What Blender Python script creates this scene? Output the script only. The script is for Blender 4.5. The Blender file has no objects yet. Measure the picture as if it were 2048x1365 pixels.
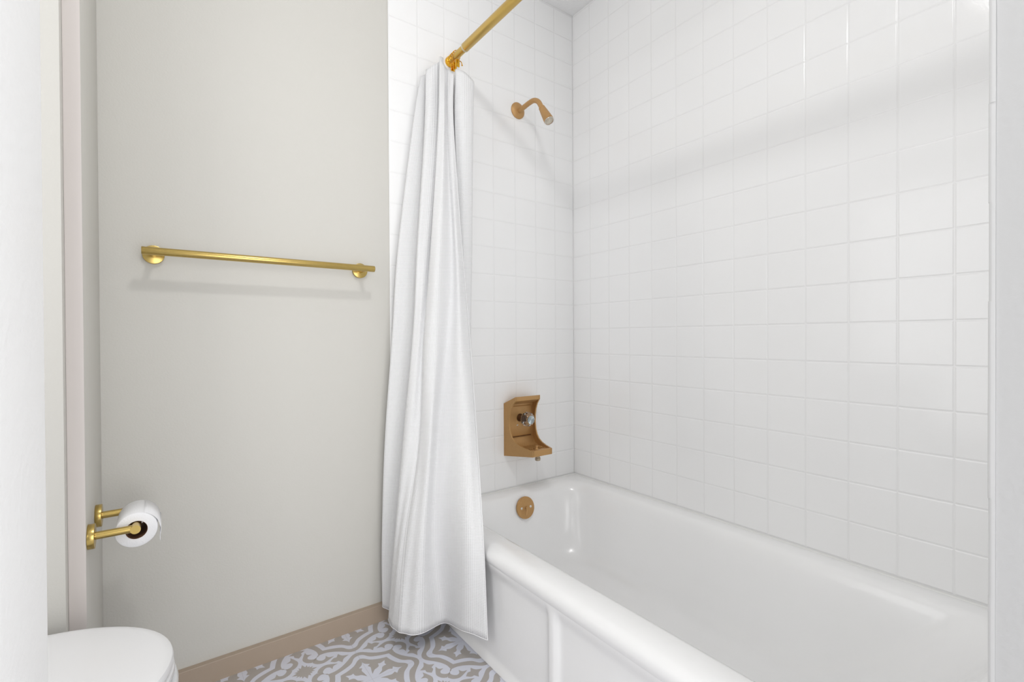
import bpy, bmesh, math, random
from mathutils import Vector, Matrix
random.seed(7)
PI = math.pi
S = bpy.context.scene
C = S.collection

# ---------------------------------------------------------------- camera
cam = bpy.data.cameras.new('camera'); cam_o = bpy.data.objects.new('camera', cam); C.objects.link(cam_o)
cam.sensor_width = 36.0; cam.sensor_fit = 'HORIZONTAL'; cam.lens = 963.11/2048*36; cam.clip_start = 0.01
Fv = Vector((0.588709, 0.808313, -0.007127)); Rv = Vector((0.808300, -0.588747, -0.005389)); Uv = Rv.cross(Fv)
M = Matrix((Rv, Uv, -Fv)).transposed().to_4x4(); M.translation = Vector((-1.5280, -1.6156, 0.9761))
cam_o.matrix_world = M
S.camera = cam_o

# ---------------------------------------------------------------- ambient light, lamps, added fill lights, exposure
S.view_settings.view_transform = 'Standard'; S.view_settings.look = 'None'
S.view_settings.gamma = 1.0; S.view_settings.use_curve_mapping = False
S.view_settings.exposure = 0.0
W = bpy.data.worlds.new('world'); S.world = W; W.use_nodes = True
W.node_tree.nodes['Background'].inputs['Color'].default_value = (1.0, 0.995, 0.985, 1)
W.node_tree.nodes['Background'].inputs['Strength'].default_value = 0.45

def lamp(name, loc, target, power, size, color=(1, 1, 1), shape='DISK', sy=None):
    l = bpy.data.lights.new(name, 'AREA'); l.energy = power; l.size = size; l.shape = shape; l.color = color
    if sy: l.size_y = sy
    o = bpy.data.objects.new(name, l); C.objects.link(o); o.location = loc
    o.rotation_euler = (Vector(target)-Vector(loc)).to_track_quat('-Z', 'Y').to_euler()
    return o
lamp('ceiling_lamp', (-1.20, -1.27, 2.40), (-1.10, -0.80, 0), 6.3, 0.15, (1, 0.998, 0.99), 'RECTANGLE', 0.10)
lamp('ceiling_bounce_fill', (-1.15, -1.15, 1.95), (-1.15, -1.15, 3), 1.8, 0.5)  # added up-facing light, bounces soft fill off the ceiling
lamp('alcove_fill', (-2.32, -0.80, 1.15), (0, -0.80, 0.9), 8.6, 0.85, (1, 1, 1), 'RECTANGLE', 1.5)  # added fill panel on the left, brightens the long wall and tub
lamp('hallway_fill', (-1.3, -3.0, 0.95), (-1.1, 0, 0.8), 28.0, 1.4, (1, 1, 1), 'RECTANGLE', 1.6)  # added frontal fill panel behind the camera, evens out the walls
lamp('hallway_side_fill', (0.2, -2.6, 1.5), (-1.6, -0.9, 1.2), 11.0, 0.8)  # unseen side fill, added to balance wall brightness
lamp('hallway_lamp', (-2.9, -2.75, 1.85), (-0.2, -0.3, 1.4), 2.0, 0.35)

# ---------------------------------------------------------------- materials
def lin(r, g, b):
    f = lambda c: (c/255/12.92) if c/255 <= 0.04045 else ((c/255+0.055)/1.055)**2.4
    return (f(r), f(g), f(b), 1)
class NT:
    def __init__(s, m): s.t = m.node_tree; s.b = s.t.nodes['Principled BSDF']
    def n(s, typ, **kw):
        nd = s.t.nodes.new(typ)
        for k, v in kw.items(): setattr(nd, k, v)
        return nd
    def l(s, a, b): s.t.links.new(a, b)
    def math(s, op, a, b=None, c=None):
        nd = s.n('ShaderNodeMath', operation=op)
        for i, v in enumerate((a, b, c)):
            if v is None: continue
            if isinstance(v, (int, float)): nd.inputs[i].default_value = v
            else: s.l(v, nd.inputs[i])
        return nd.outputs[0]
    def smooth(s, v, a, b, lo=0, hi=1):
        nd = s.n('ShaderNodeMapRange', interpolation_type='SMOOTHSTEP'); s.l(v, nd.inputs[0])
        for i, x in enumerate((a, b, lo, hi)): nd.inputs[i+1].default_value = x
        return nd.outputs[0]
    def obj(s): return s.n('ShaderNodeTexCoord').outputs['Object']
    def bump(s, h, dist, strength=1.0, prev=None):
        nd = s.n('ShaderNodeBump'); nd.inputs['Distance'].default_value = dist; nd.inputs['Strength'].default_value = strength
        s.l(h, nd.inputs['Height'])
        if prev is not None: s.l(prev, nd.inputs['Normal'])
        return nd.outputs[0]
    def noise(s, scale, detail=3, vec=None, rough=0.5):
        nd = s.n('ShaderNodeTexNoise'); nd.inputs['Scale'].default_value = scale; nd.inputs['Detail'].default_value = detail
        nd.inputs['Roughness'].default_value = rough
        s.l(vec if vec is not None else s.obj(), nd.inputs['Vector'])
        return nd.outputs[0]
def mat(name, rgb, rough=0.5, metal=0.0, bump=None, spec=0.5, coat=0.0, var=0.0, varscale=8):
    m = bpy.data.materials.new(name); m.use_nodes = True; t = NT(m); c = lin(*rgb)
    t.b.inputs['Base Color'].default_value = c; t.b.inputs['Roughness'].default_value = rough
    t.b.inputs['Metallic'].default_value = metal; t.b.inputs['Specular IOR Level'].default_value = spec
    t.b.inputs['Coat Weight'].default_value = coat; t.b.inputs['Coat Roughness'].default_value = 0.05
    if bump: t.l(t.bump(t.noise(bump[0], 4), bump[1]), t.b.inputs['Normal'])
    if var:
        mx = t.n('ShaderNodeMix', data_type='RGBA'); t.l(t.noise(varscale, 4), mx.inputs[0])
        mx.inputs[6].default_value = tuple(v*(1-var) for v in c[:3])+(1,); mx.inputs[7].default_value = tuple(min(1, v*(1+var)) for v in c[:3])+(1,)
        t.l(mx.outputs[2], t.b.inputs['Base Color'])
    return m
TS = 0.1095; ZK = 1.559
def tile_mat(name, axis, off, rgb=(246, 246, 246)):
    m = bpy.data.materials.new(name); m.use_nodes = True; t = NT(m)
    sp = t.n('ShaderNodeSeparateXYZ'); t.l(t.obj(), sp.inputs[0])
    u = t.math('DIVIDE', t.math('ADD', t.math('MULTIPLY', sp.outputs[axis], -1), -off+TS*100), TS)
    w = t.math('DIVIDE', t.math('ADD', sp.outputs[2], -ZK+TS*100), TS)
    ds = []
    for c in (u, w):
        f = t.math('FRACT', c); ds.append(t.math('MULTIPLY', t.math('MINIMUM', f, t.math('SUBTRACT', 1, f)), TS))
    d = t.math('MINIMUM', *ds)
    h = t.smooth(d, 0.0006, 0.0042)
    nb = t.bump(t.noise(5.0, 2), 0.004, 0.35)
    nb = t.bump(t.noise(160, 2), 0.00022, 0.5, nb)
    t.l(t.bump(h, 0.0008, 1.0, nb), t.b.inputs['Normal'])
    mx = t.n('ShaderNodeMix', data_type='RGBA'); t.l(t.smooth(d, 0.0007, 0.0016), mx.inputs[0])
    mx.inputs[6].default_value = lin(*[v-5 for v in rgb]); mx.inputs[7].default_value = lin(*rgb)
    t.l(mx.outputs[2], t.b.inputs['Base Color'])
    t.b.inputs['Roughness'].default_value = 0.16; t.b.inputs['Specular IOR Level'].default_value = 0.45
    return m
M_tile_e = tile_mat('white_glazed_tile_end', 0, 0.1111)
M_tile_r = tile_mat('white_glazed_tile_long', 1, 0.1041)
M_tile_f = tile_mat('white_glazed_tile_foot', 0, 0.03)
M_paint = mat('cream_wall_paint', (208, 206, 200), 0.55, bump=(220, 0.0003))
M_white_paint = mat('white_wall_paint', (246, 246, 246), 0.5, bump=(140, 0.0004))
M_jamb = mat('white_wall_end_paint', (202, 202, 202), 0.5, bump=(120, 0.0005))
M_ceiling = mat('ceiling_paint', (246, 246, 246), 0.6, bump=(90, 0.0012))
M_base = mat('taupe_baseboard_paint', (172, 155, 138), 0.42, bump=(60, 0.0002))
M_floor_w = mat('printed_floor_white', (215, 217, 228), 0.38)
M_floor_t = mat('printed_floor_taupe', (174, 168, 163), 0.38, var=0.04, varscale=25)
M_seam = mat('floor_tile_seam', (188, 186, 192), 0.6)
M_enamel = mat('white_tub_enamel', (246, 246, 246), 0.2, coat=0.1, bump=(6, 0.003))
M_caulk = mat('white_caulk', (232, 232, 230), 0.4)
M_porcelain = mat('white_porcelain', (232, 233, 235), 0.12, coat=0.3)
M_seat = mat('white_plastic_seat', (226, 226, 227), 0.3)
M_bronze = mat('bronze_gold_paint', (190, 148, 95), 0.42, 0.35, bump=(700, 0.0001), var=0.06, varscale=120)
M_bronze_dark = mat('dark_bronze_gap', (96, 66, 40), 0.5, 0.4)
M_chrome = mat('polished_chrome', (225, 222, 215), 0.12, 1.0)
M_noz = mat('sprayer_face_plastic', (214, 206, 190), 0.4)
M_shiny_gold = mat('shiny_gold_plating', (232, 178, 62), 0.12, 1.0)
M_collar = mat('pale_plastic_collar', (214, 204, 176), 0.4)
M_paper = mat('white_tissue_paper', (240, 240, 242), 0.9, bump=(400, 0.0006))
M_card = mat('brown_cardboard_core', (112, 78, 56), 0.85)
def brushed(name, rgb, axis, rough=0.27):
    m = mat(name, rgb, rough, 1.0); t = NT(m)
    mp = t.n('ShaderNodeMapping'); t.l(t.obj(), mp.inputs[0])
    sc = [1400, 1400, 1400]; sc[axis] = 12; mp.inputs['Scale'].default_value = sc
    n = t.noise(1.0, 2, mp.outputs[0])
    t.l(t.bump(n, 0.00003), t.b.inputs['Normal'])
    return m
M_gold_x = brushed('brushed_gold_x', (198, 172, 104), 0)
M_gold_y = brushed('brushed_gold_y', (198, 172, 104), 1)
M_rod = brushed('satin_gold_rod', (208, 176, 100), 1, 0.33)
# clear ribbed acrylic of the tap knob
M_acrylic = mat('clear_acrylic', (245, 248, 250), 0.03); t = NT(M_acrylic)
t.b.inputs['Transmission Weight'].default_value = 1.0; t.b.inputs['IOR'].default_value = 1.47
# waffle cloth
M_cloth = bpy.data.materials.new('white_waffle_cloth'); M_cloth.use_nodes = True; t = NT(M_cloth)
uv = t.n('ShaderNodeTexCoord').outputs['UV']; sp = t.n('ShaderNodeSeparateXYZ'); t.l(uv, sp.inputs[0])
cell = 0.0046
hs = []
for i in (0, 1):
    f = t.math('FRACT', t.math('DIVIDE', sp.outputs[i], cell))
    hs.append(t.smooth(t.math('ABSOLUTE', t.math('SUBTRACT', f, 0.5)), 0.14, 0.42))
hh = t.math('MAXIMUM', *hs)
t.l(t.bump(hh, 0.0007, 0.7, t.bump(t.noise(14, 3), 0.003, 0.5)), t.b.inputs['Normal'])
mx = t.n('ShaderNodeMix', data_type='RGBA'); t.l(hh, mx.inputs[0])
mx.inputs[6].default_value = lin(224, 224, 225); mx.inputs[7].default_value = lin(246, 246, 247)  # weave hollows greyed to paint in their shade, ridges left pale
t.l(mx.outputs[2], t.b.inputs['Base Color']); t.b.inputs['Roughness'].default_value = 0.85
t.b.inputs['Specular IOR Level'].default_value = 0.15
tr = t.n('ShaderNodeBsdfTranslucent'); tr.inputs[0].default_value = lin(252, 252, 252)
ms = t.n('ShaderNodeMixShader'); ms.inputs[0].default_value = 0.06
out = t.t.nodes['Material Output']; t.l(t.b.outputs[0], ms.inputs[1]); t.l(tr.outputs[0], ms.inputs[2]); t.l(ms.outputs[0], out.inputs[0])
M_hem = mat('white_cotton_hem', (238, 238, 239), 0.85, spec=0.2)

# ---------------------------------------------------------------- helpers
def smooth_bm(bm, ang=35):
    for f in bm.faces: f.smooth = True
    bm.normal_update(); a = math.radians(ang)
    for e in bm.edges:
        if len(e.link_faces) == 2 and e.calc_face_angle(0) > a: e.smooth = False
def obj(name, bm, material, parent=None, ang=35, sm=True, norm=True):
    if norm: bmesh.ops.recalc_face_normals(bm, faces=bm.faces)
    if sm: smooth_bm(bm, ang)
    me = bpy.data.meshes.new(name); bm.to_mesh(me); bm.free()
    for m in (material if isinstance(material, (list, tuple)) else [material]): me.materials.append(m)
    o = bpy.data.objects.new(name, me); C.objects.link(o)
    if parent is not None: o.parent = parent; o.matrix_parent_inverse = Matrix.Translation(-parent.location)
    return o
def struct(name, bm, m, label=None, **kw):
    o = obj(name, bm, m, **kw); o['kind'] = 'structure'
    if label: o['label'] = label
    return o
def thing(name, label, cat, loc=(0, 0, 0), group=None):
    o = bpy.data.objects.new(name, None); C.objects.link(o); o.location = loc; o.empty_display_size = 0.05
    o['label'] = label; o['category'] = cat
    if group: o['group'] = group
    return o
def bx(bm, a, b, bev=0.0, seg=2):
    r = bmesh.ops.create_cube(bm, size=1.0); vs = r['verts']
    for v in vs: v.co = Vector([(a[i]+b[i])/2 + v.co[i]*(b[i]-a[i]) for i in range(3)])
    if bev: bmesh.ops.bevel(bm, geom=list({e for v in vs for e in v.link_edges}), offset=bev, segments=seg, affect='EDGES', profile=0.5)
    return bm
def box(a, b, bev=0.0, seg=2): return bx(bmesh.new(), a, b, bev, seg)
def frame(d):
    d = Vector(d).normalized(); up = Vector((0, 0, 1)) if abs(d.z) < 0.9 else Vector((1, 0, 0))
    x = d.cross(up).normalized(); y = x.cross(d).normalized(); return d, x, y
def lathe(bm, org, axis, prof, n=48, cap=True):
    """prof: list of (distance along axis, radius)."""
    d, x, y = frame(axis); org = Vector(org); rings = []
    for h, r in prof:
        if r < 1e-7: rings.append([bm.verts.new(org+d*h)])
        else: rings.append([bm.verts.new(org+d*h+(x*math.cos(2*PI*i/n)+y*math.sin(2*PI*i/n))*r) for i in range(n)])
    for A, B in zip(rings, rings[1:]):
        for i in range(n):
            j = (i+1) % n
            if len(A) == 1 and len(B) == 1: continue
            if len(A) == 1: bm.faces.new((A[0], B[i], B[j]))
            elif len(B) == 1: bm.faces.new((A[i], A[j], B[0]))
            else: bm.faces.new((A[i], A[j], B[j], B[i]))
    if cap:
        for R in (rings[0], rings[-1]):
            if len(R) > 2: bm.faces.new(R)
    return bm
def cyl(bm, a, b, r, n=40, bev=0.0):
    a = Vector(a); b = Vector(b); L = (b-a).length
    pr = [(0, r), (L, r)] if not bev else [(0, r-bev), (bev*0.3, r-bev*0.3), (bev, r), (L-bev, r), (L-bev*0.3, r-bev*0.3), (L, r-bev)]
    return lathe(bm, a, b-a, pr, n)
def tube(bm, pts, rad, n=20, cap=True):
    pts = [Vector(p) for p in pts]; N = len(pts); rings = []; px = None
    for i, p in enumerate(pts):
        d = (pts[min(i+1, N-1)]-pts[max(i-1, 0)]).normalized()
        if px is None: _, px, _ = frame(d)
        px = (px-d*px.dot(d)).normalized(); y = d.cross(px)
        r = rad[i] if isinstance(rad, (list, tuple)) else rad
        rings.append([bm.verts.new(p+(px*math.cos(2*PI*k/n)+y*math.sin(2*PI*k/n))*r) for k in range(n)])
    for A, B in zip(rings, rings[1:]):
        for i in range(n): bm.faces.new((A[i], A[(i+1) % n], B[(i+1) % n], B[i]))
    if cap: bm.faces.new(rings[0]); bm.faces.new(rings[-1])
    return bm
def catmull(P, sub, closed=False):
    P = [Vector(p) for p in P]; n = len(P); out = []
    for i in range(n if closed else n-1):
        p1, p2 = P[i], P[(i+1) % n]
        p0 = P[i-1] if (closed or i > 0) else p1*2-p2
        p3 = P[(i+2) % n] if (closed or i+2 < n) else p2*2-p1
        for k in range(sub):
            s = k/sub
            out.append(0.5*((2*p1)+(p2-p0)*s+(2*p0-5*p1+4*p2-p3)*s*s+(3*p1-p0-3*p2+p3)*s**3))
    if not closed: out.append(P[-1].copy())
    return out
def loft(bm, loops, cap0=False, cap1=False):
    R = [[bm.verts.new(p) for p in L] for L in loops]; n = len(R[0])
    for A, B in zip(R, R[1:]):
        for i in range(n): bm.faces.new((A[i], A[(i+1) % n], B[(i+1) % n], B[i]))
    if cap0: bm.faces.new(R[0])
    if cap1: bm.faces.new(R[-1])
    return R
FRONT = [
    [(-0.6923, -0.125, 1.9049), (-0.701, -0.14, 1.7171), (-0.6982, -0.19, 1.2759), (-0.6886, -0.22, 0.9864), (-0.7048, -0.29, 0.646), (-0.7588, -0.41, 0.3681), (-0.77, -0.446, 0.0978)],  # hem
    [(-0.7065, -0.122, 1.914), (-0.7158, -0.14, 1.7134), (-0.7271, -0.2, 1.2714), (-0.7339, -0.235, 0.9863), (-0.7551, -0.29, 0.6526), (-0.8017, -0.375, 0.3671), (-0.8007, -0.37, 0.0964)],  # c7
    [(-0.7109, -0.112, 1.9223), (-0.722, -0.13, 1.7154), (-0.7304, -0.175, 1.2748), (-0.7558, -0.19, 0.9867), (-0.7941, -0.205, 0.6433), (-0.8227, -0.235, 0.3246), (-0.7961, -0.225, 0.051)],  # c6
    [(-0.7288, -0.12, 1.9337), (-0.7418, -0.145, 1.705), (-0.7817, -0.19, 1.2673), (-0.8087, -0.21, 0.9866), (-0.8449, -0.235, 0.6549), (-0.8815, -0.26, 0.3482), (-0.8872, -0.25, 0.0612)],  # c5
    [(-0.7396, -0.115, 1.9531), (-0.7549, -0.13, 1.707), (-0.802, -0.165, 1.2689), (-0.8313, -0.18, 0.9868), (-0.8568, -0.195, 0.6497), (-0.906, -0.23, 0.3442), (-0.9257, -0.225, 0.0629)],  # c4b
    [(-0.7153, -0.095, 1.962), (-0.7249, -0.095, 1.7272), (-0.7845, -0.13, 1.276), (-0.8264, -0.155, 0.987), (-0.858, -0.175, 0.6465), (-0.9194, -0.2, 0.3374), (-0.9408, -0.195, 0.063)],  # c4
    [(-0.7598, -0.09, 1.9234), (-0.7663, -0.1, 1.7149), (-0.8166, -0.135, 1.272), (-0.8443, -0.155, 0.987), (-0.8801, -0.17, 0.6485), (-0.9271, -0.175, 0.3308), (-0.9442, -0.155, 0.0605)],  # c3
    [(-0.7741, -0.08, 1.9112), (-0.7861, -0.09, 1.7134), (-0.8313, -0.12, 1.2727), (-0.8547, -0.135, 0.9872), (-0.8945, -0.14, 0.6453), (-0.9261, -0.14, 0.3186), (-0.9382, -0.115, 0.0635)],  # c2
    [(-0.7463, -0.055, 1.9225), (-0.7535, -0.055, 1.7343), (-0.7929, -0.07, 1.2842), (-0.8125, -0.075, 0.9876), (-0.847, -0.08, 0.629), (-0.8767, -0.08, 0.2855), (-0.8955, -0.065, 0.0472)],  # c1
    [(-0.7765, -0.045, 1.905), (-0.8097, -0.048, 1.7225), (-0.8683, -0.05, 1.2794), (-0.8894, -0.05, 0.9879), (-0.9178, -0.048, 0.6328), (-0.9295, -0.042, 0.286), (-0.9277, -0.035, 0.0631)],  # c0
    [(-0.7313, -0.025, 1.9353), (-0.7604, -0.025, 1.7433), (-0.8163, -0.022, 1.289), (-0.8411, -0.022, 0.9881), (-0.8698, -0.022, 0.6222), (-0.887, -0.022, 0.2683), (-0.8921, -0.022, 0.0697)],  # cb
]
BACKP = [
    [(-0.6782, -0.118, 1.9284), (-0.6848, -0.12, 1.7285), (-0.6869, -0.15, 1.283), (-0.7007, -0.16, 0.9869), (-0.7243, -0.18, 0.63), (-0.7755, -0.2, 0.3006), (-0.7955, -0.2, 0.0751)],  # p0
    [(-0.6494, -0.128, 1.9243), (-0.6549, -0.135, 1.7307), (-0.6686, -0.16, 1.2834), (-0.6806, -0.17, 0.9868), (-0.7066, -0.2, 0.6311), (-0.7732, -0.23, 0.3103), (-0.7878, -0.22, 0.0816)],  # p1
    [(-0.603, -0.12, 1.9066), (-0.6114, -0.125, 1.7454), (-0.631, -0.145, 1.2895), (-0.6514, -0.165, 0.9868), (-0.681, -0.2, 0.6278), (-0.7658, -0.25, 0.3152), (-0.7802, -0.24, 0.0883)],  # p2
    [(-0.6029, -0.085, 1.9273), (-0.6114, -0.09, 1.758), (-0.6308, -0.11, 1.2948), (-0.6472, -0.12, 0.9871), (-0.6775, -0.15, 0.6189), (-0.7608, -0.19, 0.2935), (-0.7758, -0.18, 0.0676)],  # p3
    [(-0.6399, -0.065, 1.9428), (-0.6447, -0.06, 1.7603), (-0.6681, -0.07, 1.297), (-0.6861, -0.08, 0.9875), (-0.7394, -0.1, 0.6185), (-0.7905, -0.12, 0.2771), (-0.8108, -0.12, 0.0606)],  # p4
]

# ---------------------------------------------------------------- room shell
ZC = 2.44
XT = -0.879                                           # outer edge of the tiled end wall
struct('wall_end', box((-2.52, 0.006, 0), (0.14, 0.13, ZC)), M_paint, 'cream painted end wall carrying the towel bar', sm=False)
struct('wall_shower', box((XT, 0.0, 0), (0.0, 0.0059, ZC), 0.0028, 3), M_tile_e, 'white square-tiled end wall behind shower head')
struct('wall_right', box((0.0, -1.66, 0), (0.12, 0.006, ZC)), M_tile_r, 'long white square-tiled wall beside bathtub', sm=False)
XF = -0.785
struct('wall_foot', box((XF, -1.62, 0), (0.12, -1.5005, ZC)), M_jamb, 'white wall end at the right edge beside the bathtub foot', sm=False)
struct('wall_foot_tile', box((XF+0.012, -1.5005, 0), (0.0, -1.4945, ZC)), M_tile_f, 'white tiled inner face of the bathtub foot wall', sm=False)
bm = bmesh.new(); z = ZK-15*TS + 0.002
rnd = random.Random(3)
while z < ZC-0.02:
    j = rnd.uniform(-0.0010, 0.0006); k = rnd.uniform(-0.0004, 0.0005)
    z0, z1 = max(z, 0.0), min(z+TS, ZC)
    x0, x1, y0, y1, r = XF-0.0012+j, XF+0.0118, -1.5004, -1.4943+k, 0.0035
    out = [(x1, y0), (x0, y0)] + [(x0+r-r*math.cos(t_), y1-r+r*math.sin(t_)) for t_ in [math.radians(q) for q in range(0, 91, 15)]] + [(x1, y1)]
    loft(bm, [[Vector((x, y, zz)) for x, y in out] for zz in (z0, z1)], True, True); z += TS
struct('trim_1', bm, mat('white_bullnose_tile', (216, 216, 216), 0.5), 'white bullnose tile edging on foot wall corner')
struct('ceiling', box((-2.52, -1.62, ZC), (0.14, 0.13, ZC+0.1)), M_ceiling, 'white ceiling over the bathroom', sm=False)
struct('wall_partition', box((-1.6772, -0.314, 0), (-1.655, 0.0058, ZC), 0.0015, 2), M_paint, 'narrow cream wall fin holding toilet paper holder')
struct('wall_left', box((-1.78, -1.40, 0), (-1.58, -1.248, ZC), 0.003, 3), M_white_paint, 'white wall edge at left of the doorway')
struct('wall_toilet', box((-2.52, -0.345, 0), (-1.6825, -0.300, ZC), 0.0015, 2), M_paint, 'cream wall face beyond the toilet at far left')
struct('fin_end_strip', box((-1.6822, -0.3158, 0), (-1.6555, -0.3142, ZC)), mat('pinkish_grey_strip', (214, 207, 203), 0.5), 'narrow pinkish grey strip on the wall fin end', sm=False)  # thin strip, pinker than the fin it covers
bm = bmesh.new()
prof = [(0.0059, 0.0), (-0.012, 0.0), (-0.012, 0.0568), (-0.0113, 0.0582), (0.0059, 0.0586)]
A = [bm.verts.new((-1.6545, y, z)) for y, z in prof]; B = [bm.verts.new((-0.762, y, z)) for y, z in prof]
n = len(prof)
for i in range(n): bm.faces.new((A[i], A[(i+1) % n], B[(i+1) % n], B[i]))
bm.faces.new(A); bm.faces.new(B)
struct('baseboard_end', bm, M_base, 'taupe painted baseboard under the towel bar', sm=False)

# ---- patterned floor: one mesh, white ground with taupe print
P = 0.2975; MX, MY = -1.048, -0.270
def oct_poly(pts):
    """points in the a>=b octant from the a axis to the diagonal -> full closed outline about (0,0)."""
    full = []
    for q in range(4):
        seg = [Vector((a, b)) for a, b in pts] + [Vector((b, a)) for a, b in reversed(pts) if abs(a-b) > 1e-6]
        seg = [p for i, p in enumerate(seg) if not (q >= 0 and i == len(seg)-1 and abs(pts[0][1]) < 1e-6)] if abs(pts[0][1]) < 1e-6 else seg
        c, s = [(1, 0), (0, 1), (-1, 0), (0, -1)][q]
        full += [Vector((p.x*c-p.y*s, p.x*s+p.y*c)) for p in seg]
    return full
def rounded(pts, sharp=58, sub=5):
    """smooth a closed 2-D outline but keep its points (turn angle above `sharp` degrees) crisp."""
    n = len(pts); cor = []
    for i in range(n):
        u = (pts[i]-pts[i-1]); v = (pts[(i+1) % n]-pts[i])
        cor.append(u.angle(v, 0) > math.radians(sharp) if u.length > 1e-7 and v.length > 1e-7 else False)
    out = []
    for i in range(n):
        p1, p2 = pts[i], pts[(i+1) % n]
        p0 = p1*2-p2 if cor[i] else pts[i-1]
        p3 = p2*2-p1 if cor[(i+1) % n] else pts[(i+2) % n]
        for k in range(sub):
            s = k/sub
            out.append(0.5*((2*p1)+(p2-p0)*s+(2*p0-5*p1+4*p2-p3)*s*s+(3*p1-p0-3*p2+p3)*s**3))
    return out
band_out = rounded(oct_poly([(0.478, 0), (0.462, 0.052), (0.404, 0.119), (0.357, 0.185), (0.329, 0.254), (0.325, 0.325)]), 40)
band_in = rounded(oct_poly([(0.425, 0), (0.408, 0.047), (0.342, 0.096), (0.300, 0.180), (0.272, 0.272)]), 40)
field = rounded(oct_poly([(0.365, 0), (0.345, 0.034), (0.290, 0.085), (0.252, 0.160), (0.232, 0.232)]), 40)
flower = rounded(oct_poly([(0.302, 0), (0.262, 0.016), (0.228, 0.056), (0.212, 0.027), (0.178, 0.044), (0.130, 0.036), (0.070, 0.026),
                           (0.118, 0.064), (0.132, 0.098), (0.150, 0.118), (0.188, 0.124), (0.180, 0.150), (0.197, 0.197)]), 50, 4)
slot = rounded([Vector(p) for p in [(0.088, 0.028), (0.125, 0.044), (0.165, 0.062), (0.150, 0.075), (0.115, 0.056)]], 60)
hook = rounded([Vector(p) for p in [(0.310, 0.310), (0.336, 0.326), (0.352, 0.350), (0.378, 0.359), (0.408, 0.346), (0.430, 0.316), (0.418, 0.284),
                                    (0.378, 0.268), (0.418, 0.246), (0.430, 0.200), (0.456, 0.250), (0.478, 0.312), (0.460, 0.368), (0.424, 0.398), (0.396, 0.396)]], 60)
tulip = rounded([Vector(p) for p in [(0.5, 0.070), (0.472, 0.128), (0.422, 0.158), (0.466, 0.184), (0.466, 0.218), (0.5, 0.256),
                                     (0.534, 0.218), (0.534, 0.184), (0.578, 0.158), (0.528, 0.128)]], 45)
leaf = []
for i in range(4):
    for ang, r in ((0, 0.118), (16, 0.072), (24, 0.098), (36, 0.066), (45, 0.086), (54, 0.066), (66, 0.098), (74, 0.072)):
        a_ = math.radians(ang+90*i); leaf.append(Vector((r*math.cos(a_), r*math.sin(a_))))
bm = bmesh.new()
FX0, FX1, FY0, FY1 = -3.52, 1.0, -3.42, 0.12
bx(bm, (FX0, FY0, -0.05), (FX1, FY1, 0.0))
for f in bm.faces: f.material_index = 0
def put(poly, cx, cy, z, mi, rot=0, mir=False):
    c, s = math.cos(rot), math.sin(rot); vs = []
    for p in poly:
        x, y = (p.y, p.x) if mir else (p.x, p.y)
        vs.append(bm.verts.new((cx+P*(x*c-y*s), cy+P*(x*s+y*c), z)))
    f = bm.faces.new(vs); f.normal_update()
    if f.normal.z < 0: f.normal_flip()
    f.material_index = mi
for ix in range(-3, 3):
    for iy in range(-6, 2):
        cx, cy = MX+ix*P, MY+iy*P
        if cx < -2.0 or cx > -0.3 or cy > 0.4: continue
        put(band_out, cx, cy, 0.00012, 1); put(band_in, cx, cy, 0.00024, 0); put(field, cx, cy, 0.00036, 1); put(flower, cx, cy, 0.00048, 0)
        for q in range(4):
            r = q*PI/2
            put(slot, cx, cy, 0.0006, 1, r); put(slot, cx, cy, 0.0006, 1, r, True)
            put(hook, cx, cy, 0.00014, 1, r); put(hook, cx, cy, 0.00014, 1, r, True)
        put(leaf, cx+P/2, cy+P/2, 0.00012, 1)
        put(tulip, cx, cy, 0.00016, 1); put([Vector((1-p.x, -p.y)) for p in tulip], cx, cy, 0.00016, 1)
        put(tulip, cx, cy, 0.00016, 1, PI/2); put([Vector((1-p.x, -p.y)) for p in tulip], cx, cy, 0.00016, 1, PI/2)
for ix in range(-3, 2):
    x = MX+ix*P; put([Vector((-0.0011, -9)), Vector((0.0011, -9)), Vector((0.0011, 1.2)), Vector((-0.0011, 1.2))], x, MY, 0.0007, 2)
for iy in range(-6, 1):
    y = MY+iy*P; put([Vector((-5, -0.0011)), Vector((3, -0.0011)), Vector((3, 0.0011)), Vector((-5, 0.0011))], MX, y, 0.0007, 2)
struct('floor', bm, [M_floor_w, M_floor_t, M_seam], 'white floor tiles printed with a taupe scroll pattern', sm=False, norm=False)

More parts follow.
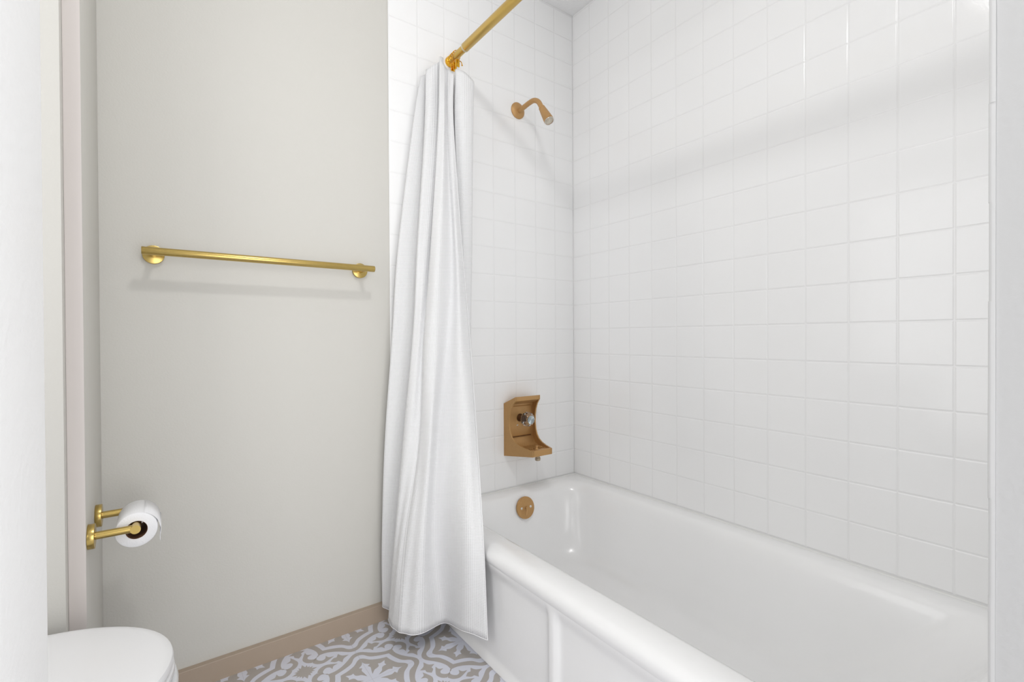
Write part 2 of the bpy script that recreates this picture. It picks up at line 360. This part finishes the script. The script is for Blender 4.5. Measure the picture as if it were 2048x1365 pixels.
# ---------------------------------------------------------------- bathtub
tub = thing('bathtub', 'white enamelled built-in bathtub against the tiled walls', 'bathtub', (-0.38, -0.75, 0))
def rrect(x0, x1, y0, y1, r, z, n=12, m=14, zf=None):
    """rounded rectangle loop, matched point count; r may be (front-left, ...) single."""
    pts = []
    cs = [(x1-r, y1-r, 0), (x0+r, y1-r, 90), (x0+r, y0+r, 180), (x1-r, y0+r, 270)]
    for k, (cx, cy, a0) in enumerate(cs):
        for i in range(n+1):
            a = math.radians(a0+90*i/n); pts.append(Vector((cx+r*math.cos(a), cy+r*math.sin(a), z)))
        nx = cs[(k+1) % 4]; a = math.radians(nx[2]); q = Vector((nx[0]+r*math.cos(a), nx[1]+r*math.sin(a), z))
        p = pts[-1].copy()
        for i in range(1, m): pts.append(p.lerp(q, i/m))
    return pts
YT = -1.4942
L = [rrect(-0.7480, -0.0005, YT, -0.0005, 0.006, 0.306), rrect(-0.7535, -0.0005, YT, -0.0005, 0.006, 0.318),
     rrect(-0.7530, -0.0005, YT, -0.0005, 0.006, 0.332), rrect(-0.7450, -0.0005, YT, -0.0005, 0.006, 0.344),
     rrect(-0.7300, -0.001, YT+0.001, -0.001, 0.01, 0.3495), rrect(-0.705, -0.012, YT+0.02, -0.010, 0.03, 0.3505),
     rrect(-0.668, -0.046, YT+0.055, -0.036, 0.085, 0.3485), rrect(-0.655, -0.056, YT+0.066, -0.047, 0.10, 0.3435),
     rrect(-0.646, -0.064, YT+0.078, -0.055, 0.11, 0.332), rrect(-0.640, -0.072, YT+0.095, -0.063, 0.12, 0.31),
     rrect(-0.630, -0.082, YT+0.14, -0.074, 0.13, 0.25), rrect(-0.615, -0.098, YT+0.21, -0.092, 0.14, 0.17),
     rrect(-0.597, -0.118, YT+0.28, -0.115, 0.15, 0.105), rrect(-0.570, -0.145, YT+0.34, -0.145, 0.15, 0.065),
     rrect(-0.530, -0.190, YT+0.41, -0.195, 0.14, 0.050), rrect(-0.46, -0.26, YT+0.50, -0.28, 0.09, 0.047)]
bm = bmesh.new(); loft(bm, L, False, True)
basin = obj('basin', bm, M_enamel, tub, 60)
# apron front with two shallow recessed panels and a rib between them
bm = bmesh.new()
def sst(a, b, x): s = max(0, min(1, (x-a)/(b-a))); return s*s*(3-2*s)
ny, nz = 180, 50; G = []
for iz in range(nz+1):
    z = 0.0008+(0.310-0.0008)*iz/nz; row = []
    for iy in range(ny+1):
        y = -0.0005+(YT+0.0005)*iy/ny
        rib = 0.0
        for y0, y1 in ((0.1, -0.694), (-0.712, -1.6)):
            rib = max(rib, sst(y0, y0-0.016, y)*sst(y1, y1+0.016, y))
        rec = rib*sst(0.309, 0.262, z)*sst(0.0, 0.03, z)
        x = -0.7480 + 0.011*rec
        row.append(bm.verts.new((x, y, z)))
    G.append(row)
for a, b in zip(G, G[1:]):
    for i in range(ny): bm.faces.new((a[i], a[i+1], b[i+1], b[i]))
back = [bm.verts.new((-0.70, G[0][i].co.y, 0.0008)) for i in range(ny+1)]
for i in range(ny): bm.faces.new((G[0][i], G[0][i+1], back[i+1], back[i]))
obj('apron', bm, M_enamel, tub, 60)
# overflow plate with trip lever
oc = Vector((-0.344, -0.0755, 0.288)); on = Vector((0.0, -1.0, 0.20)).normalized()
bm = bmesh.new(); lathe(bm, oc, on, [(-0.003, 0.0435), (0.0022, 0.0435), (0.0040, 0.0418), (0.0050, 0.036), (0.0056, 0.015), (0.0058, 0)], 56)
plate = obj('overflow_plate', bm, M_bronze, tub)
d_, x_, y_ = frame(on)
for s in (-1, 1):
    c = oc+x_*0.0225*s+y_*0.001+on*0.0050
    bm = bmesh.new(); lathe(bm, c, on, [(0, 0.0052), (0.0014, 0.0050), (0.0022, 0.0034), (0.0024, 0)], 20); obj('screw', bm, M_chrome, plate)
c = oc+on*0.005
bm = bmesh.new(); lathe(bm, c, on, [(0, 0.006), (0.004, 0.0055), (0.007, 0.004), (0.0085, 0)], 20)
tube(bm, [c+on*0.005, c+on*0.012-y_*0.010+x_*0.006, c+on*0.016-y_*0.026+x_*0.015], [0.003, 0.0026, 0.0022], 10)
obj('trip_lever', bm, M_bronze, plate)
bm = bmesh.new()
tube(bm, [(-0.74, -0.0042, 0.350), (-0.30, -0.0042, 0.3505), (-0.006, -0.0042, 0.3505)], 0.0035, 8)
tube(bm, [(-0.0042, -0.005, 0.3505), (-0.0042, -0.7, 0.3505), (-0.0042, -1.485, 0.3505)], 0.0035, 8)
obj('caulk_line', bm, M_caulk, tub)

# ---------------------------------------------------------------- shower arm and head
sh = thing('wall_shower_arm', 'bronze wall-mounted shower head on a curved arm', 'shower fixture', (-0.316, 0, 1.92))
bm = bmesh.new(); lathe(bm, (-0.316, -0.0002, 1.924), (0, -1, 0), [(0, 0.0338), (0.003, 0.0338), (0.0075, 0.029), (0.0115, 0.021), (0.0135, 0.014), (0.0138, 0.0105)], 56, True)
obj('wall_flange', bm, M_bronze, sh)
pts = catmull([(-0.316, -0.002, 1.9165), (-0.316, -0.035, 1.9215), (-0.316, -0.075, 1.9255), (-0.316, -0.108, 1.9240), (-0.316, -0.134, 1.9100), (-0.316, -0.150, 1.8890), (-0.316, -0.160, 1.8690)], 6)
bm = bmesh.new(); tube(bm, pts, 0.0098, 28); obj('arm_pipe', bm, M_bronze, sh)
hd = Vector((0.004, -0.040, -0.066)).normalized(); ho = Vector((-0.316, -0.158, 1.876))
bm = bmesh.new(); lathe(bm, ho, hd, [(0, 0.0100), (0.001, 0.0128), (0.006, 0.0130), (0.007, 0.0118), (0.010, 0.0118), (0.012, 0.0138), (0.022, 0.0150), (0.060, 0.0188), (0.070, 0.0195), (0.0755, 0.0192), (0.0765, 0.0165), (0.072, 0.0160)], 48)
head = obj('spray_head', bm, M_bronze, sh)
bm = bmesh.new(); lathe(bm, ho+hd*0.0755, hd, [(-0.001, 0.0190), (0.0015, 0.0192), (0.0024, 0.0182), (0.0012, 0.0166), (-0.0015, 0.0164)], 48, False); obj('chrome_ring', bm, M_chrome, head)
bm = bmesh.new(); lathe(bm, ho+hd*0.0735, hd, [(0, 0.0164), (0.0015, 0.0160), (0.0005, 0.0130), (0.0022, 0.0125), (0.0010, 0.0090), (0.0026, 0.0085), (0.0012, 0.0050), (0.0030, 0.0045), (0.0030, 0)], 40); obj('spray_face', bm, M_noz, head)

# ---------------------------------------------------------------- tub valve: bronze console with shelf and clear knob
VX = -0.321
vl = thing('bath_faucet', 'bronze C-shaped wall faucet console with clear knob', 'faucet', (VX, 0, 0.49))
def hw(d): return 0.0745-0.160*d
outer = [(0.0, 0.491), (0.158, 0.511), (0.158, 0.534), (0.118, 0.5385), (0.085, 0.545), (0.060, 0.556), (0.044, 0.572), (0.035, 0.592), (0.030, 0.62), (0.031, 0.65), (0.037, 0.677), (0.048, 0.700), (0.060, 0.714), (0.066, 0.720), (0.066, 0.737), (0.0, 0.706)]
inner_t = 0.0055
bm = bmesh.new()
for s in (-1, 1):           # the two C-shaped cheeks
    vo = [bm.verts.new((VX+s*hw(d), -d-0.0003, z)) for d, z in outer]
    vi = [bm.verts.new((VX+s*(hw(d)-inner_t), -d-0.0003, z)) for d, z in outer]
    bm.faces.new(vo); bm.faces.new(vi); n = len(outer)
    for i in range(n): bm.faces.new((vo[i], vo[(i+1) % n], vi[(i+1) % n], vi[i]))
def slab(bm, prof, w=None, grow=-0.0045):
    A = [bm.verts.new((VX-(hw(d)+grow), -d-0.0003, z)) for d, z in prof]; B = [bm.verts.new((VX+(hw(d)+grow), -d-0.0003, z)) for d, z in prof]; n = len(prof)
    bm.faces.new(A); bm.faces.new(B)
    for i in range(n): bm.faces.new((A[i], A[(i+1) % n], B[(i+1) % n], B[i]))
slab(bm, [(0.0, 0.706), (0.066, 0.737), (0.066, 0.720), (0.058, 0.716), (0.030, 0.704), (0.014, 0.700), (0.012, 0.690), (0.0, 0.690)])
slab(bm, [(0.0, 0.491), (0.158, 0.511), (0.158, 0.534), (0.150, 0.535), (0.146, 0.529), (0.060, 0.529), (0.034, 0.536), (0.020, 0.552), (0.012, 0.560), (0.0, 0.560)])
slab(bm, [(0.0, 0.556), (0.009, 0.556), (0.009, 0.694), (0.0, 0.694)])
bmesh.ops.bevel(bm, geom=[e for e in bm.edges if len(e.link_faces) == 2 and e.calc_face_angle(0) > 0.9], offset=0.0011, segments=2, affect='EDGES')
body = obj('console_body', bm, M_bronze, vl, 40)
bm = bx(bmesh.new(), (VX-0.0585, -0.0158, 0.566), (VX+0.0585, -0.0085, 0.693), 0.0045, 3); obj('face_plate', bm, M_bronze, vl)
bm = bx(bmesh.new(), (VX-0.0600, -0.0105, 0.5625), (VX+0.0600, -0.0088, 0.6965), 0.0006, 1); obj('plate_gap', bm, M_bronze_dark, vl)
bm = bmesh.new()
for k in range(7):
    x = VX-0.036+0.012*k; L_ = 0.062
    tube(bm, [(x, -0.058, 0.5300), (x, -0.064, 0.5318), (x, -0.108-0.004*(k % 2), 0.5318), (x, -0.114-0.004*(k % 2), 0.5300)], 0.0026, 8)
obj('soap_ribs', bm, M_bronze, vl)
KX = VX-0.003; KZ = 0.643
bm = bmesh.new(); lathe(bm, (KX, -0.0150, KZ), (0, -1, 0), [(0, 0.017), (0.004, 0.015), (0.010, 0.0125), (0.028, 0.0120), (0.030, 0.0105), (0.034, 0.0105)], 32)
obj('valve_stem', bm, M_bronze_dark, vl)
bm = bmesh.new(); n = 96; rings = []
prf = [(0.030, 0.012, 0), (0.033, 0.020, 0.3), (0.040, 0.0262, 1), (0.052, 0.0285, 1), (0.062, 0.0275, 1), (0.068, 0.0240, 0.6), (0.072, 0.0195, 0.0), (0.0735, 0.0175, 0), (0.0728, 0.0165, 0)]
for h, r, a in prf:
    rings.append([bm.verts.new((KX+(r+0.0011*a*math.cos(12*2*PI*i/n))*math.cos(2*PI*i/n), -0.015-h, KZ+(r+0.0011*a*math.cos(12*2*PI*i/n))*math.sin(2*PI*i/n))) for i in range(n)])
for A, B in zip(rings, rings[1:]):
    for i in range(n): bm.faces.new((A[i], A[(i+1) % n], B[(i+1) % n], B[i]))
bm.faces.new(rings[0]); bm.faces.new(rings[-1])
knob = obj('knob', bm, M_acrylic, vl, 50)
M_star = mat('silver_star_insert', (196, 205, 208), 0.25, 0.55)
bm = bmesh.new(); cc = bm.verts.new((KX, -0.0898, KZ)); ring = []
for i in range(32):
    r = 0.0172; a = 2*PI*i/32; ring.append(bm.verts.new((KX+r*math.cos(a), -0.0884-(0.0042 if i % 2 else 0), KZ+r*math.sin(a))))
back = bm.verts.new((KX, -0.0882, KZ))
for i in range(32): bm.faces.new((cc, ring[i], ring[(i+1) % 32])); bm.faces.new((back, ring[i], ring[(i+1) % 32]))
obj('knob_index', bm, M_star, knob, sm=False)
bm = bmesh.new(); lathe(bm, (VX-0.017, -0.0155, 0.613), (0, -1, 0), [(0, 0.0036), (0.002, 0.0034), (0.0028, 0.002), (0.003, 0)], 16); obj('screw', bm, M_chrome, vl)
bm = bmesh.new(); lathe(bm, (VX-0.008, -0.138, 0.5120), (0, 0, -1), [(0, 0.0095), (0.006, 0.0095), (0.007, 0.0085), (0.011, 0.0085), (0.012, 0.0110), (0.021, 0.0108), (0.0225, 0.0092), (0.020, 0.0080)], 28)
obj('spout_nozzle', bm, mat('worn_brass_nozzle', (176, 160, 138), 0.35, 0.6), vl)
bm = bmesh.new(); lathe(bm, (VX-0.008, -0.132, 0.5285), (0, 0, 1), [(0, 0.010), (0.004, 0.0095), (0.006, 0.006), (0.013, 0.0048), (0.015, 0.0062), (0.018, 0.0058), (0.019, 0)], 24)
obj('diverter_pin', bm, M_bronze, vl)

# ---------------------------------------------------------------- curtain rod, hooks, curtain
rod = thing('curtain_rod', 'long satin gold shower curtain rod spanning above the tub', 'curtain rod', (-0.635, -0.75, 2.02))
bm = bmesh.new(); cyl(bm, (-0.637, -0.118, 2.02), (-0.637, -1.36, 2.02), 0.0156, 48, 0.0012); obj('outer_tube', bm, M_rod, rod)
bm = bmesh.new(); cyl(bm, (-0.637, -0.002, 2.02), (-0.637, -0.130, 2.02), 0.0128, 40); obj('inner_tube', bm, M_rod, rod)
bm = bmesh.new(); lathe(bm, (-0.637, -0.112, 2.02), (0, -1, 0), [(0, 0.0129), (0.0, 0.0150), (0.002, 0.0160), (0.007, 0.0160), (0.008, 0.0156), (0.008, 0.0130)], 40, False); obj('collar', bm, M_collar, rod)
for yy, dr in ((-0.0003, -1), (-1.4938, 1)):
    bm = bmesh.new(); lathe(bm, (-0.637, yy, 2.02), (0, dr, 0), [(0, 0.019), (0.010, 0.019), (0.016, 0.017), (0.018, 0.013)], 40); obj('end_cap', bm, M_shiny_gold, rod)
bm = bmesh.new(); cyl(bm, (-0.637, -1.35, 2.02), (-0.637, -1.4930, 2.02), 0.0128, 40); obj('inner_tube', bm, M_rod, rod)
def hook_meshes(parent, y, tilt, tail):
    o = Vector((-0.637, y, 2.02))
    def pt(a, r, k=0): return o+Vector((math.sin(a)*r, k, math.cos(a)*r))
    pl = [pt(a, 0.0165, tilt*(math.cos(a)-1)*0.5) for a in [math.radians(q) for q in range(-160, 126, 15)]]
    lo = o+Vector((-0.008, tilt*1.1, -0.034))
    pl = [lo, o+Vector((-0.007, tilt*1.0, -0.024))]+pl
    if tail: pl += [o+Vector((0.019, -tilt*0.2, -0.018)), o+Vector((0.024, -tilt*0.3, -0.028))]
    bm = bmesh.new(); tube(bm, catmull(pl, 3), 0.0016, 10); obj('wire_ring', bm, M_shiny_gold, parent)
    if tail:
        bm = bmesh.new(); bmesh.ops.create_uvsphere(bm, u_segments=16, v_segments=10, radius=0.0030, matrix=Matrix.Translation(pl[-1])); obj('ball_end', bm, M_shiny_gold, parent)
    bm = bmesh.new(); bx(bm, lo+Vector((-0.008, -0.0022, -0.020)), lo+Vector((0.008, 0.0022, 0.006)), 0.0018, 2)
    obj('hook_plate', bm, M_shiny_gold, parent)
for k, (yy, tl) in enumerate(((-0.058, -0.016), (-0.043, -0.010), (-0.031, -0.008))):
    h = thing('curtain_hook', ('shiny gold curtain hook with a ball-tipped wire tail nearest the camera' if k == 0 else 'shiny gold wire curtain hook bunched on the rod against the wall'), 'curtain hook', (-0.637, yy, 2.02), None if k == 0 else 'curtain hooks bunched at the end of the rod')
    hook_meshes(h, yy, tl, k == 0)

curtain = thing('shower_curtain', 'white waffle-weave shower curtain gathered at the rod end', 'curtain', (-0.80, -0.15, 0.05))
cols = FRONT + list(reversed(BACKP))
# smooth down each column, then across
subv, subu = 14, 7
dn = [catmull(c, subv) for c in cols]
rows = [catmull([c[i] for c in dn], subu) for i in range(len(dn[0]))]
nr, nc = len(rows), len(rows[0])
rr = random.Random(5); ph = [rr.uniform(0, 6.28) for _ in range(8)]
for i, row in enumerate(rows):
    v = i/(nr-1)
    for j, p in enumerate(row):
        u = j/subu
        w = 0.0022*math.sin(u*2.1+v*9+ph[0])*math.sin(v*17+ph[1]) + 0.0016*math.sin(u*5.3-v*13+ph[2])
        if 0.2 < u < 8.8 and v > 0.02: p.y += w; p.x += w*0.6
        if p.y > -0.016: p.y = -0.016
        if p.z < 0.372:
            lim = -0.7575 if p.z < 0.335 else -0.7575+0.03*((p.z-0.335)/0.037)
            if p.x > lim: p.x = lim
bm = bmesh.new(); uvl = bm.loops.layers.uv.new('UVMap')
vv = [[bm.verts.new(p) for p in row] for row in rows]
su = [0.0]
mid = rows[nr*2//3]
for j in range(1, nc): su.append(su[-1]+(mid[j]-mid[j-1]).length)
sv = [0.0]
for i in range(1, nr): sv.append(sv[-1]+(rows[i][nc//3]-rows[i-1][nc//3]).length)
for i in range(nr-1):
    for j in range(nc-1):
        f = bm.faces.new((vv[i][j], vv[i+1][j], vv[i+1][j+1], vv[i][j+1]))
        for lp, (a, b) in zip(f.loops, ((i, j), (i+1, j), (i+1, j+1), (i, j+1))): lp[uvl].uv = (su[b], sv[a])
cl = obj('cloth', bm, M_cloth, curtain, 180, norm=False)
sol = cl.modifiers.new('thickness', 'SOLIDIFY'); sol.thickness = 0.0012; sol.offset = 0
bm = bmesh.new(); tube(bm, [rows[i][0] for i in range(nr)], 0.0015, 8); tube(bm, rows[-1], 0.0012, 8)
obj('hem', bm, M_hem, curtain)

# ---------------------------------------------------------------- towel bar
tb = thing('towel_bar', 'brushed gold towel bar mounted on the cream wall', 'towel bar', (-1.264, 0.006, 1.203))
bm = bmesh.new(); cyl(bm, (-1.567, -0.075, 1.203), (-0.962, -0.075, 1.203), 0.0100, 48, 0.0008); obj('bar', bm, M_gold_x, tb)
for x in (-1.543, -0.985):
    bm = bmesh.new(); cyl(bm, (x, 0.0058, 1.204), (x, -0.006, 1.204), 0.0245, 56, 0.0008); obj('wall_flange', bm, M_gold_x, tb)
    bm = bmesh.new(); cyl(bm, (x, -0.005, 1.2035), (x, -0.069, 1.2035), 0.0078, 32); obj('post', bm, M_gold_y, tb)

# ---------------------------------------------------------------- toilet paper holder and roll
HZ = 0.5660; HX = -1.5765
th = thing('toilet_paper_holder', 'brushed gold double-post toilet paper holder on the narrow wall fin', 'toilet paper holder', (-1.655, -0.215, HZ))
for y in (-0.290, -0.143):
    bm = bmesh.new(); cyl(bm, (-1.6548, y, HZ), (-1.6430, y, HZ), 0.0255, 56, 0.0007); obj('wall_flange', bm, M_gold_y, th)
    bm = bmesh.new(); cyl(bm, (-1.6435, y, HZ), (HX+0.001, y, HZ), 0.0080, 36); obj('post', bm, M_gold_x, th)
bm = bmesh.new(); cyl(bm, (HX, -0.3000, HZ), (HX, -0.1330, HZ), 0.0093, 40); obj('roller_bar', bm, M_gold_y, th)
RC = Vector((HX+0.001, -0.27, HZ-0.0090))
tp = thing('toilet_paper_roll', 'part-used white toilet paper roll hanging on the gold holder', 'toilet paper', (RC.x, -0.22, RC.z))
y0, y1 = -0.274, -0.170; ro = 0.0375; ri = 0.0197
bm = bmesh.new(); lathe(bm, (RC.x, y0, RC.z), (0, 1, 0), [(0, ri), (0, ro-0.001), (0.001, ro), (y1-y0-0.001, ro), (y1-y0, ro-0.001), (y1-y0, ri), (0, ri)], 72, False)
obj('paper', bm, M_paper, tp, 50)
bm = bmesh.new(); lathe(bm, (RC.x, y0+0.0005, RC.z), (0, 1, 0), [(0, ri), (0, ri-0.0008), (y1-y0-0.001, ri-0.0008), (y1-y0-0.001, ri), (0, ri)], 48, False)
obj('cardboard_core', bm, M_card, tp, 50)
bm = bmesh.new(); pa = []
for k in range(9):
    a = math.radians(70-70*k/8); rr_ = ro+0.0006+0.004*(k/8)**1.5
    pa.append((RC.x+rr_*math.cos(a), RC.z+rr_*math.sin(a)))
for k in range(1, 7): pa.append((RC.x+ro+0.0050+0.0012*math.sin(k), RC.z-0.0058*k))
A = [bm.verts.new((x, y0+0.0005, z)) for x, z in pa]; B = [bm.verts.new((x, y1-0.001, z+(0.0006*i if i > 8 else 0))) for i, (x, z) in enumerate(pa)]
for i in range(len(pa)-1): bm.faces.new((A[i], A[i+1], B[i+1], B[i]))
so = obj('loose_sheet', bm, M_paper, tp, 80); md = so.modifiers.new('thickness', 'SOLIDIFY'); md.thickness = 0.0005; md.offset = 0

# ---------------------------------------------------------------- toilet
tl = thing('toilet', 'white toilet with closed lid at the lower left', 'toilet', (-1.95, -0.577, 0))
TX = -1.515; TY = -0.577
def dshape(tip, a, b, back, z, n=40, bx_=0.86):
    """front half ellipse (tip towards +X), straight sides narrowing to the back."""
    pts = []
    for i in range(n+1):
        th_ = -PI/2+PI*i/n; pts.append(Vector((tip-a+a*math.cos(th_), TY+b*math.sin(th_), z)))
    m = 10
    for i in range(1, m+1):
        s = i/m; e = s*s*(3-2*s); pts.append(Vector((tip-a+(back-(tip-a))*s, TY+b*(1-(1-bx_)*e), z)))
    for i in range(m, 0, -1):
        s = i/m; e = s*s*(3-2*s); pts.append(Vector((tip-a+(back-(tip-a))*s, TY-b*(1-(1-bx_)*e), z)))
    return pts
def dsolid(prof, tip, a, b, back):
    """prof: (inset, z)."""
    bm = bmesh.new(); loft(bm, [dshape(tip-i, a-i, b-i, back+i, z) for i, z in prof], True, True); return bm
obj('lid', dsolid([(0.004, 0.4120), (0.0, 0.4145), (0.0, 0.4220), (0.0015, 0.4265), (0.006, 0.4290), (0.014, 0.4300), (0.06, 0.4302), (0.12, 0.4302)], TX, 0.24, 0.198, -1.935), M_seat, tl, 40)
obj('seat', dsolid([(0.010, 0.3915), (0.003, 0.3935), (0.0, 0.3990), (0.001, 0.4060), (0.006, 0.4095), (0.02, 0.4100)], TX+0.002, 0.242, 0.199, -1.935), M_seat, tl, 40)
bowl = [dshape(TX+0.004, 0.245, 0.196, -2.08, 0.3900), dshape(TX+0.007, 0.248, 0.199, -2.08, 0.380), dshape(TX+0.006, 0.247, 0.197, -2.08, 0.350), dshape(TX-0.004, 0.24, 0.186, -2.08, 0.315),
        dshape(TX-0.035, 0.22, 0.160, -2.08, 0.25), dshape(TX-0.09, 0.18, 0.125, -2.08, 0.16), dshape(TX-0.11, 0.17, 0.115, -2.07, 0.08), dshape(TX-0.10, 0.18, 0.12, -2.07, 0.03), dshape(TX-0.09, 0.19, 0.128, -2.08, 0.0008)]
bm = bmesh.new(); loft(bm, bowl, True, True); obj('bowl', bm, M_porcelain, tl, 50)
obj('tank', box((-2.30, TY-0.23, 0.3905), (-2.10, TY+0.23, 0.74), 0.02, 4), M_porcelain, tl)
obj('tank_lid', box((-2.31, TY-0.24, 0.7405), (-2.09, TY+0.24, 0.775), 0.012, 3), M_porcelain, tl)
for s in (-1, 1):
    bm = bmesh.new(); cyl(bm, (-1.945, TY+0.07*s-0.02, 0.4185), (-1.945, TY+0.07*s+0.02, 0.4185), 0.009, 20, 0.002); obj('hinge', bm, M_seat, tl)
